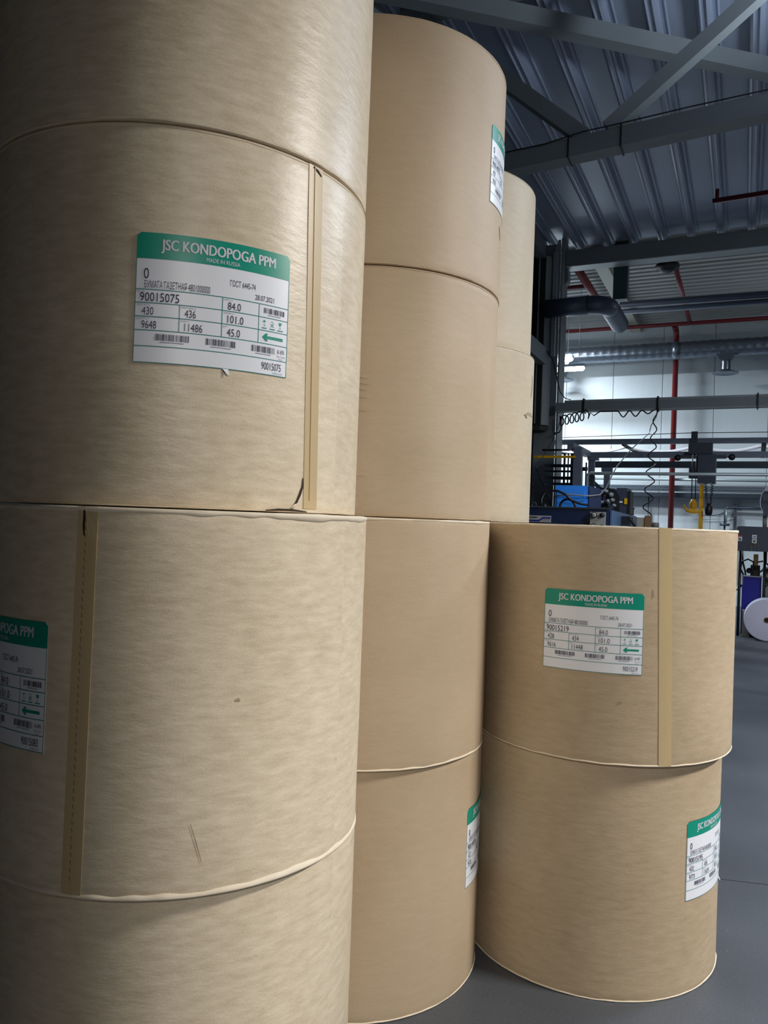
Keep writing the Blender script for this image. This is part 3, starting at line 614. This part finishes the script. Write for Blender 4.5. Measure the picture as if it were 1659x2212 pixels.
# ------------------------------------------------------------------ PAPER ROLLS
RB, H = .4985, .84
def rough(th, z, seed, amp, sx=3, sz=3):
    return amp*noise.noise(Vector((math.cos(th)*sx+seed*7.3, math.sin(th)*sx+seed*3.1, z*sz)))
def wrapper_mesh(seed, m, amp=.0012):
    """hollow-looking paper-wrapped cylinder: rounded shoulders, body with faint cockles, recessed end discs"""
    NS = 192
    prof = [(.38, .004), (RB-.006, .0015), (RB-.0015, .003), (RB-.0003, .008)] + [(RB, .03+i*(H-.06)/26) for i in range(27)] + [(RB-.0003, H-.008), (RB-.0015, H-.003), (RB-.006, H-.0015), (.38, H-.004)]
    mb = MB(); uvs = []
    for j, (r, z) in enumerate(prof):
        for k in range(NS):
            th = 2*PI*k/NS
            rr = r + (rough(th, z, seed, amp) + rough(th, z, seed+5, amp*.4, 10, 14) if r > .45 else 0)
            mb.v.append((rr*math.cos(th), rr*math.sin(th), z)); uvs.append((th*.5, z))
    n = len(prof)
    for j in range(n-1):
        for k in range(NS):
            mb.quad([j*NS+k, j*NS+(k+1) % NS, (j+1)*NS+(k+1) % NS, (j+1)*NS+k], 0, True)
    mb.quad([k for k in range(NS)][::-1]); mb.quad([(n-1)*NS+k for k in range(NS)])
    o = mb.build('wrapper', m, recalc=False)
    me = o.data; uvl = me.uv_layers.new(name='UVMap')
    for lp_ in me.loops:
        th, z = uvs[lp_.vertex_index]; uvl.data[lp_.index].uv = (th+seed*1.7, z+seed*.9)
    # fix the wrap-around seam
    for p in me.polygons:
        us = [uvl.data[i].uv.x for i in p.loop_indices]
        if max(us)-min(us) > 1 and len(us) == 4:
            for i in p.loop_indices:
                if uvl.data[i].uv.x < (max(us)+min(us))/2: uvl.data[i].uv.x += PI
    return o
def crimp_mesh(seed, zc, flare, hgt, top, m):
    """irregular folded paper lip round a roll end"""
    NS = 260; mb = MB()
    for k in range(NS):
        th = 2*PI*k/NS
        a = noise.noise(Vector((math.cos(th)*2.2+seed, math.sin(th)*2.2, seed*2)))
        b = noise.noise(Vector((math.cos(th)*9+seed, math.sin(th)*9, seed*3)))
        c_ = noise.noise(Vector((math.cos(th)*30+seed, math.sin(th)*30, seed)))
        out = flare*(.55+.55*a+.45*b) + .0006*c_; out = max(out, .0004)
        hh = hgt*(.75+.5*b+.4*a); lift = (.0022*a+.0016*b)*min(1, flare/.003)
        if top: pr = [(RB-.004, -hh), (RB+out*.35, -hh*.9), (RB+out, -hh*.35+lift), (RB+out*.9, .001+lift), (RB+out*.3-.002, .003+lift), (RB-.014, 0)]
        else: pr = [(RB-.014, 0), (RB+out*.2-.002, -.0005+lift), (RB+out*.9, .001+lift), (RB+out, hh*.35+lift), (RB+out*.3, hh*.9), (RB-.004, hh)]
        for r, z in pr: mb.v.append((r*math.cos(th), r*math.sin(th), zc+z))
    q = 6
    for k in range(NS):
        k2 = (k+1) % NS
        for i in range(q-1): mb.quad([k*q+i, k2*q+i, k2*q+i+1, k*q+i+1], 0, True)
    return mb.build('crimped_edge', m, recalc=False)
def on_roll(th, z, r): return (r*math.cos(th), r*math.sin(th), z)
def patch(th0, th1, z0, z1, r, n=18, mz=4, corner=0, shear=0):
    """thin curved patch standing proud of the wrapper (th in rad, left to right)"""
    mb = MB()
    for rr in (r, RB-.0005):
        for j in range(mz+1):
            for i in range(n+1):
                s, t_ = i/n, j/mz
                th = th0+(th1-th0)*s + shear*(1-t_); z = z0+(z1-z0)*t_
                if corner:   # round the upper corners
                    w_ = abs(th1-th0)*.5; dx = min(s, 1-s)*w_
                    if dx < corner and t_ == 1: z -= corner-math.sqrt(max(0, corner**2-(corner-dx)**2))
                mb.v.append(on_roll(th, z, rr))
    W = n+1; L0 = W*(mz+1); T0 = len(mb.v); mb.v += mb.v[:L0]     # the rim faces get vertices of their own, so the front stays flat
    for j in range(mz):
        for i in range(n):
            a = j*W+i; mb.quad([a, a+1, a+1+W, a+W], 0, True)
    for i in range(n): mb.quad([T0+i+1, T0+i, L0+i, L0+i+1]); a = mz*W+i; mb.quad([T0+a, T0+a+1, L0+a+1, L0+a])
    for j in range(mz): mb.quad([T0+j*W, T0+j*W+W, L0+j*W+W, L0+j*W]); a = j*W+n; mb.quad([T0+a+W, T0+a, L0+a, L0+a+W])
    return mb

_cache = {}; CAPH = None
def text_geo(s, bold):
    key = (s, bold)
    if key in _cache: return _cache[key]
    cu = bpy.data.curves.new('t', 'FONT'); cu.body = s; cu.size = 1; cu.resolution_u = 3; cu.offset = bold
    ob = bpy.data.objects.new('t', cu); C.objects.link(ob)
    dg = bpy.context.evaluated_depsgraph_get(); me = bpy.data.meshes.new_from_object(ob.evaluated_get(dg))
    vs = [(v.co.x, v.co.y) for v in me.vertices]; fs = [tuple(p.vertices) for p in me.polygons]
    bpy.data.objects.remove(ob); bpy.data.curves.remove(cu); bpy.data.meshes.remove(me)
    x0, x1 = min(v[0] for v in vs), max(v[0] for v in vs)
    y0, y1 = 0, (.6855 if CAPH is None else CAPH)
    if s == 'H' and CAPH is None: return max(v[1] for v in vs)
    vs = [((x-x0)/(x1-x0), (y-y0)/(y1-y0)) for x, y in vs]
    _cache[key] = (vs, fs); return _cache[key]
CAPH = text_geo('H', 0)
INK, FAINT, LINE, WHT, GRN = range(5)
class Print:
    """flat printing in label space (u right, v down, both 0..1), wrapped on the roll"""
    def __init__(s): s.v = []; s.f = []; s.mi = []; s.lay = []
    def add(s, vs, fs, mi, lay=1):
        n = len(s.v); s.v += vs; s.lay += [lay]*len(vs)
        for f in fs: s.f.append([n+i for i in f]); s.mi.append(mi)
    def rect(s, u0, u1, v0, v1, mi, lay=1, n=1):
        for i in range(n):
            a, b = u0+(u1-u0)*i/n, u0+(u1-u0)*(i+1)/n
            s.add([(a, v1), (b, v1), (b, v0), (a, v0)], [(0, 1, 2, 3)], mi, lay)
    def text(s, t, u0, u1, v0, v1, mi=INK, bold=0, lay=2):
        vs, fs = text_geo(t, bold)
        s.add([(u0+(u1-u0)*x, v1-(v1-v0)*y) for x, y in vs], fs, mi, lay)
    def poly(s, pts, mi, lay=2): s.add(pts, [tuple(range(len(pts)))], mi, lay)
    def bars(s, u0, u1, v0, v1, seed):
        rnd = random.Random(seed); u = u0
        while u < u1:
            w_ = rnd.choice((.0022, .0022, .0045, .0065)); s.rect(u, min(u+w_, u1), v0, v1, INK, 2); u += w_+rnd.choice((.002, .0035, .005))
        s.rect(u0+.03, u1-.03, v1+.010, v1+.0155, FAINT, 2)
def label(root, th0, z_top, num, vals, shear_drop=0, wear=False):
    """green-headed paper label: th0 = angle of its left edge (deg), z_top = height of its top edge"""
    W, Hh = R_(40.1), .284; th0 = R_(th0)
    lb = patch(th0, th0+W, z_top-Hh, z_top, RB+.0016, 40, 12, .008).build('paper_label', M['white'], root, recalc=False)
    hd = patch(th0, th0+W, z_top-.2*Hh, z_top, RB+.0021, 40, 6, .008).build('label_header', M['green'], lb, recalc=False)
    P_ = Print()
    for du in (-.0024, -.0012, 0, .0012, .0024): P_.text('JSC KONDOPOGA PPM', .150+du, .885+du, .048, .128, WHT, 0, 3+du*60)
    P_.text('MADE IN RUSSIA', .425, .640, .150, .180, WHT, 0, 3)
    P_.text('0', .048, .080, .275, .355)
    P_.text('БУМАГА ГАЗЕТНАЯ 4801000000', .055, .455, .372, .425)
    P_.text('ГОСТ 6445-74', .580, .750, .295, .340)
    P_.text('28.07.2021', .750, .885, .372, .412)
    for v in (.437, .540, .645, .750, .872): P_.rect(.002, .998, v-.0030, v+.0030, LINE, 1, 24)
    P_.rect(.0, 1, .994, 1, LINE, 1, 24); P_.rect(.0, .004, .2, 1, LINE, 1); P_.rect(.996, 1, .2, 1, LINE, 1)
    for u, v0 in ((.272, .540), (.535, .437), (.780, .437)): P_.rect(u-.0022, u+.0022, v0, .750, LINE, 1)
    wt, gr, m2, ln = vals
    P_.text(num, .030, .268, .462, .528, INK, .004)
    for s_, u0, u1, v0, v1 in ((wt, .045, .115, .573, .632), (gr, .305, .372, .573, .632), (m2, .045, .135, .678, .737), (ln, .305, .415, .678, .737),
                               ('84.0', .570, .655, .470, .528), ('101.0', .570, .675, .573, .632), ('45.0', .570, .655, .678, .737), (num, .810, .955, .900, .958)):
        if s_: P_.text(s_, u0, u1, v0, v1)
    for s_, u0, u1, v0 in (('REEL NO.', .01, .06, .447), ('WEIGHT NET, kg', .01, .09, .550), ('WEIGHT GROSS, kg', .28, .37, .550), ('QUANTITY, m²', .01, .09, .655), ('LENGTH, m', .28, .335, .655),
                           ('WIDTH, cm', .545, .60, .447), ('DIAMETER, cm', .545, .61, .550), ('g/m²', .545, .572, .655)):
        P_.text(s_, u0, u1, v0, v0+.013, FAINT)
    P_.bars(.815, .970, .462, .505, 5); P_.bars(.130, .335, .775, .825, 6); P_.bars(.440, .630, .775, .825, 7); P_.bars(.735, .905, .775, .825, 8)
    P_.text('6 kN', .925, .975, .778, .815); P_.text('Max. Clamp', .922, .985, .828, .843, FAINT); P_.text('Force', .935, .965, .850, .864, FAINT)
    P_.text('INTERNAL CODE', .893, .968, .972, .985, FAINT)
    # umbrella, hook, glass
    P_.poly([(.808, .575), (.820, .560), (.832, .575)], GRN); P_.rect(.8185, .8210, .570, .608, GRN, 2); P_.rect(.8185, .829, .604, .608, GRN, 2)
    for a0 in range(0, 300, 30):
        a1 = a0+30; c_ = lambda a, r, v_: (.878+r*math.cos(R_(a)), v_+r*1.25*math.sin(R_(a)))
        P_.poly([c_(a0-180, .010, .574), c_(a1-180, .010, .574), c_(a1-180, .0075, .574), c_(a0-180, .0075, .574)], GRN)
    P_.poly([(.865, .585), (.868, .583), (.892, .608), (.889, .611)], GRN); P_.poly([(.889, .583), (.892, .585), (.868, .611), (.865, .608)], GRN)
    P_.poly([(.928, .560), (.950, .560), (.949, .577), (.942, .586), (.936, .586), (.929, .577)][::-1], GRN); P_.rect(.9378, .9402, .586, .606, GRN, 2); P_.rect(.932, .946, .606, .609, GRN, 2)
    for u0, u1 in ((.803, .838), (.860, .900), (.918, .962)): P_.rect(u0, u1, .622, .629, LINE, 2)
    P_.poly([(.808, .698), (.832, .668), (.850, .668), (.840, .686), (.962, .686), (.962, .710), (.840, .710), (.850, .728), (.832, .728)][::-1], GRN)
    me = bpy.data.meshes.new('label_print')
    vv = []
    for (u, v), l in zip(P_.v, P_.lay): vv.append(on_roll(th0+W*u, z_top-Hh*v, RB+.0018+.00035*l))
    me.from_pydata(vv, [], P_.f)
    for m_ in (M['ink'], M['faint'], M['line'], M['stw'], M['green']): me.materials.append(m_)
    me.polygons.foreach_set('material_index', P_.mi)
    pr = bpy.data.objects.new('label_print', me); C.objects.link(pr); pr.parent = lb
    # a corner of the label torn off and lifted at its lower edge
    if wear is not False:
        tm = MB(); a = th0+W*wear; zb = z_top-Hh
        tm.v = [on_roll(a-.012, zb+.001, RB+.002), on_roll(a+.016, zb+.001, RB+.002), on_roll(a+.016, zb-.014, RB+.009), on_roll(a+.008, zb-.013, RB+.007)]
        tm.quad([0, 3, 2, 1]); tm.build('torn_flap', M['white'], lb, recalc=False)
        ts = MB(); ts.v = [on_roll(a-.014, zb+.0, RB+.0008), on_roll(a-.008, zb+.0, RB+.0008), on_roll(a+.012, zb-.015, RB+.0008), on_roll(a+.008, zb-.015, RB+.0008)]
        ts.quad([0, 3, 2, 1]); ts.build('torn_gap', M['tear'], lb, recalc=False)
    return lb
def tape(root, a_top0, a_top1, a_bot0, z0, z1, crease=True, stitches=False, foldtop=True):
    """kraft sealing strip from end to end, folded over the rim"""
    w_ = R_(a_top1-a_top0); sh = R_(a_bot0-a_top0)
    o = patch(R_(a_top0), R_(a_top0)+w_, z0, z1, RB+.0016, 8, 16, 0, sh).build('tape_strip', M['tape'], root, recalc=False)
    if crease:
        c0 = R_(a_top0)+w_*.38
        patch(c0, c0+.0035, z0+.02, z1, RB+.0034, 2, 40, 0, sh).build('crease', M['tape'], o, recalc=False)
    if stitches:
        sm = MB(); rnd = random.Random(4); n = 46
        for i in range(n):
            z = z1-.03-(z1-z0-.05)*i/n; t_ = (z-z0)/(z1-z0); c0 = R_(a_top0)+w_*.42+sh*(1-t_)
            k = len(sm.v); r = RB+.0022
            sm.v += [on_roll(c0-.002, z+.006, r), on_roll(c0-.0005, z+.007, r), on_roll(c0+.0035, z-.003, r), on_roll(c0+.0015, z-.004, r)]
            sm.quad([k, k+3, k+2, k+1])
        q_ = sm.build('stitch_marks', M['tear'], o, recalc=False); q_['kind'] = 'stuff'
    return o
def mark(root, name, pts, wid, m, r=.0014):
    """scuff or tear: a ribbon along (theta deg, z) points"""
    mb = MB()
    for i, (a, z) in enumerate(pts):
        p0 = pts[max(i-1, 0)]; p1 = pts[min(i+1, len(pts)-1)]
        da, dz = R_(p1[0]-p0[0])*RB, p1[1]-p0[1]; l = math.hypot(da, dz) or 1
        w_ = wid*(.25+.75*math.sin(PI*(i+.3)/(len(pts)-.4)))/2
        for s in (-1, 1): mb.v.append(on_roll(R_(a)+s*(-dz/l)*w_/RB, z+s*(da/l)*w_, RB+r))
    for i in range(len(pts)-1): mb.quad([2*i, 2*i+2, 2*i+3, 2*i+1])
    return mb.build(name, m, root, recalc=False)

ROLLS = {   # centre x, centre y, level from the floor, material, top flare, bottom flare, label
 'L3': (-1.443, 1.722, 3, 'L', .0005, .0006, 'mottled kraft paper roll at the top of the nearest left stack'),
 'L2': (-1.447, 1.729, 2, 'L', .0008, .0006, 'mottled kraft paper roll with full label and tape, second from top in the nearest stack'),
 'L1': (-1.407, 1.721, 1, 'L', .0055, .009, 'mottled kraft paper roll with stitched tape and half-hidden label, under the fully labelled one'),
 'L0': (-1.420, 1.746, 0, 'L', .0004, .003, 'mottled kraft paper roll at the floor end of the nearest left stack'),
 'M3': (-1.365, 2.744, 3, 'M', .001, .001, 'smooth tan paper roll topping the middle stack, label at its right edge'),
 'M2': (-1.369, 2.749, 2, 'M', .0006, .0005, 'smooth tan paper roll with faint scuffs, second from top of the middle stack'),
 'M1': (-1.366, 2.725, 1, 'M', .0026, .0035, 'smooth tan unlabelled paper roll, second from the floor in the middle stack'),
 'M0': (-1.374, 2.747, 0, 'M', .0004, .003, 'smooth tan paper roll on the floor in the middle stack, label at its right edge'),
 'R1': (-.522, 3.299, 1, 'R', .0024, .0032, 'kraft paper roll with tape and full label, upper of the two-roll right stack'),
 'R0': (-.555, 3.324, 0, 'R', .0004, .0032, 'kraft paper roll standing on the floor, lower of the two-roll right stack'),
 'B3': (-1.516, 3.817, 3, 'B', .001, .001, 'pale kraft paper roll at the top of the farthest stack'),
 'B2': (-1.494, 3.818, 2, 'B', .001, .001, 'pale kraft paper roll with black smudges, second from top of the farthest stack'),
 'O3': (.10, -1.12, 3, 'L', .0006, .0006, 'kraft paper roll out of frame behind the photographer, top of its stack'),  # O rolls: unseen stack added to darken the left edge of the L stack
 'O2': (.11, -1.12, 2, 'L', .0006, .0006, 'kraft paper roll out of frame behind the photographer, second from top of its stack'),
 'O1': (.10, -1.13, 1, 'L', .0006, .0006, 'kraft paper roll out of frame behind the photographer, third from top of its stack'),
 'O0': (.11, -1.12, 0, 'L', .0006, .0006, 'kraft paper roll out of frame behind the photographer, on the floor under its stack'),
 'B1': (-1.495, 3.818, 1, 'B', .001, .001, 'kraft paper roll hidden low in the farthest stack, third from top'),
 'B0': (-1.495, 3.818, 0, 'B', .001, .001, 'kraft paper roll hidden on the floor under the farthest stack'),
}
RT = {}
for i, (k, (cx, cy, lev, mm, ft, fb, lab)) in enumerate(ROLLS.items()):
    z0 = lev*H
    t = thing('paper_roll', lab, 'paper roll', (cx, cy, z0), 'wrapped newsprint rolls standing on end in stacks')
    RT[k] = t
    w_ = wrapper_mesh(i+1, K[mm], .0013 if mm == 'L' else .0009); w_.parent = t
    lo = .0005; 
    e1 = crimp_mesh(i*3.7+1, H-.0045, ft, .0035+2*ft, True, M['edge'] if ft > .002 else K[mm]); e1.parent = t
    e2 = crimp_mesh(i*3.7+2, .002, fb, .003+1.5*fb, False, M['edge'] if fb > .002 else K[mm]); e2.parent = t
    cmb = MB().lathe([(.038, H-.010), (.05, H-.010), (.05, H-.004), (.038, H-.004), (.038, H-.03), (0, H-.03)], (0, 0, 0), seg=32)
    cmb.build('core_plug', M['core'], t)
def zr(k, z): return z-ROLLS[k][2]*H
label(RT['L2'], -62.3, zr('L2', 2.279), '90015075', ('430', '436', '9648', '11486'), wear=.565)
label(RT['R1'], -105.2, zr('R1', 1.445), '90015219', ('428', '434', '9616', '11448'))
label(RT['L1'], -125.2, zr('L1', 1.423), '90015083', ('', '', '', ''))
label(RT['R0'], -37.2, zr('R0', .620), '90015195', ('432', '436', '9773', '11634'), wear=.86)
label(RT['M0'], -6.8, zr('M0', .636), '90014974', ('427', '433', '9570', ''))
label(RT['M3'], -7.8, zr('M3', 3.122), '90014975', ('430', '436', '9620', ''))
tape(RT['L2'], -16.8, -11.4, -14.3, .012, H-.002)
tape(RT['L1'], -77.6, -72.3, -78.3, .004, H-.002, False, True)
tape(RT['R1'], -60.0, -54.5, -57.0, .004, H-.002, False)
# marks of handling
r = RT['L2']
mark(r, 'tear', [(-14.9, zr('L2', 1.765)), (-14.9, zr('L2', 1.745)), (-15.8, zr('L2', 1.725)), (-16.8, zr('L2', 1.708)), (-18.5, zr('L2', 1.690))], .007, M['tear'])
mark(r, 'torn_edge', [(-18.8, zr('L2', 1.692)), (-17.6, zr('L2', 1.700)), (-16.4, zr('L2', 1.703))], .004, M['edge'], .003)
mark(r, 'tear', [(-15.2, H-.006), (-13.4, H-.012), (-12.0, H-.020)], .007, M['tear'], .0024)
mark(r, 'tear', [(-27, .004), (-23, .007), (-18, .007), (-13, .004)], .005, M['tear'], .002)
r = RT['L1']
for da in (0, 2.2, 4.0):
    mark(r, 'thread', [(-75.3+da*.2, H-.02), (-74.9+da*.4, H-.04), (-74.4+da*.5, H-.06-.004*da), (-73.4+da*.3, H-.075+.008*da)], .0012, M['edge'], .003)
mark(r, 'tear', [(-76.0, H-.002), (-75.8, H-.02), (-75.9, H-.045), (-75.7, H-.065)], .006, M['tear'], .0024)
mark(r, 'dent', [(-37, zr('L1', 1.262)), (-36.3, zr('L1', 1.264)), (-35.7, zr('L1', 1.26))], .008, M['scuff'])
mark(r, 'scuff_mark', [(-47, zr('L1', 1.0)), (-45.5, zr('L1', .96)), (-44, zr('L1', .915))], .003, M['scuff'])
r = RT['M2']
for i_, (a0, a1, z) in enumerate(((-70, -64, 2.14), (-69, -63.5, 2.12), (-68, -64, 2.10), (-70, -64, 2.075), (-69, -64, 2.03), (-78, -64, 1.815))):
    mark(r, 'scuff_mark', [(a0, zr('M2', z)), ((a0+a1)/2, zr('M2', z+.001)), (a1, zr('M2', z-.002))], .0022, M['scuff'])
mark(RT['M1'], 'dent', [(-69.5, zr('M1', 1.277)), (-68.9, zr('M1', 1.279)), (-68.3, zr('M1', 1.284))], .005, M['tear'])
mark(RT['M3'], 'dent', [(6, zr('M3', 2.79)), (7.5, zr('M3', 2.77)), (8, zr('M3', 2.74))], .012, M['scuff'])
mark(RT['R1'], 'dent', [(-74.5, zr('R1', 1.062)), (-73.4, zr('R1', 1.060)), (-72.7, zr('R1', 1.064))], .010, M['scuff'])
mark(RT['R1'], 'scuff_mark', [(-61.6, 1.444-.84+.02), (-61.5, .60), (-61.8, .59)], .004, M['scuff'])
r = RT['B2']
mark(r, 'smudge', [(4, .745), (4.5, .70), (3, .655), (1.5, .63)], .014, M['scuff'])
mark(r, 'smudge', [(-9, .53), (-3, .545), (3, .545), (8, .54)], .018, M['scuff'])
mark(r, 'tear', [(-8, .535), (-6.5, .525), (-5, .52)], .008, M['tear'])
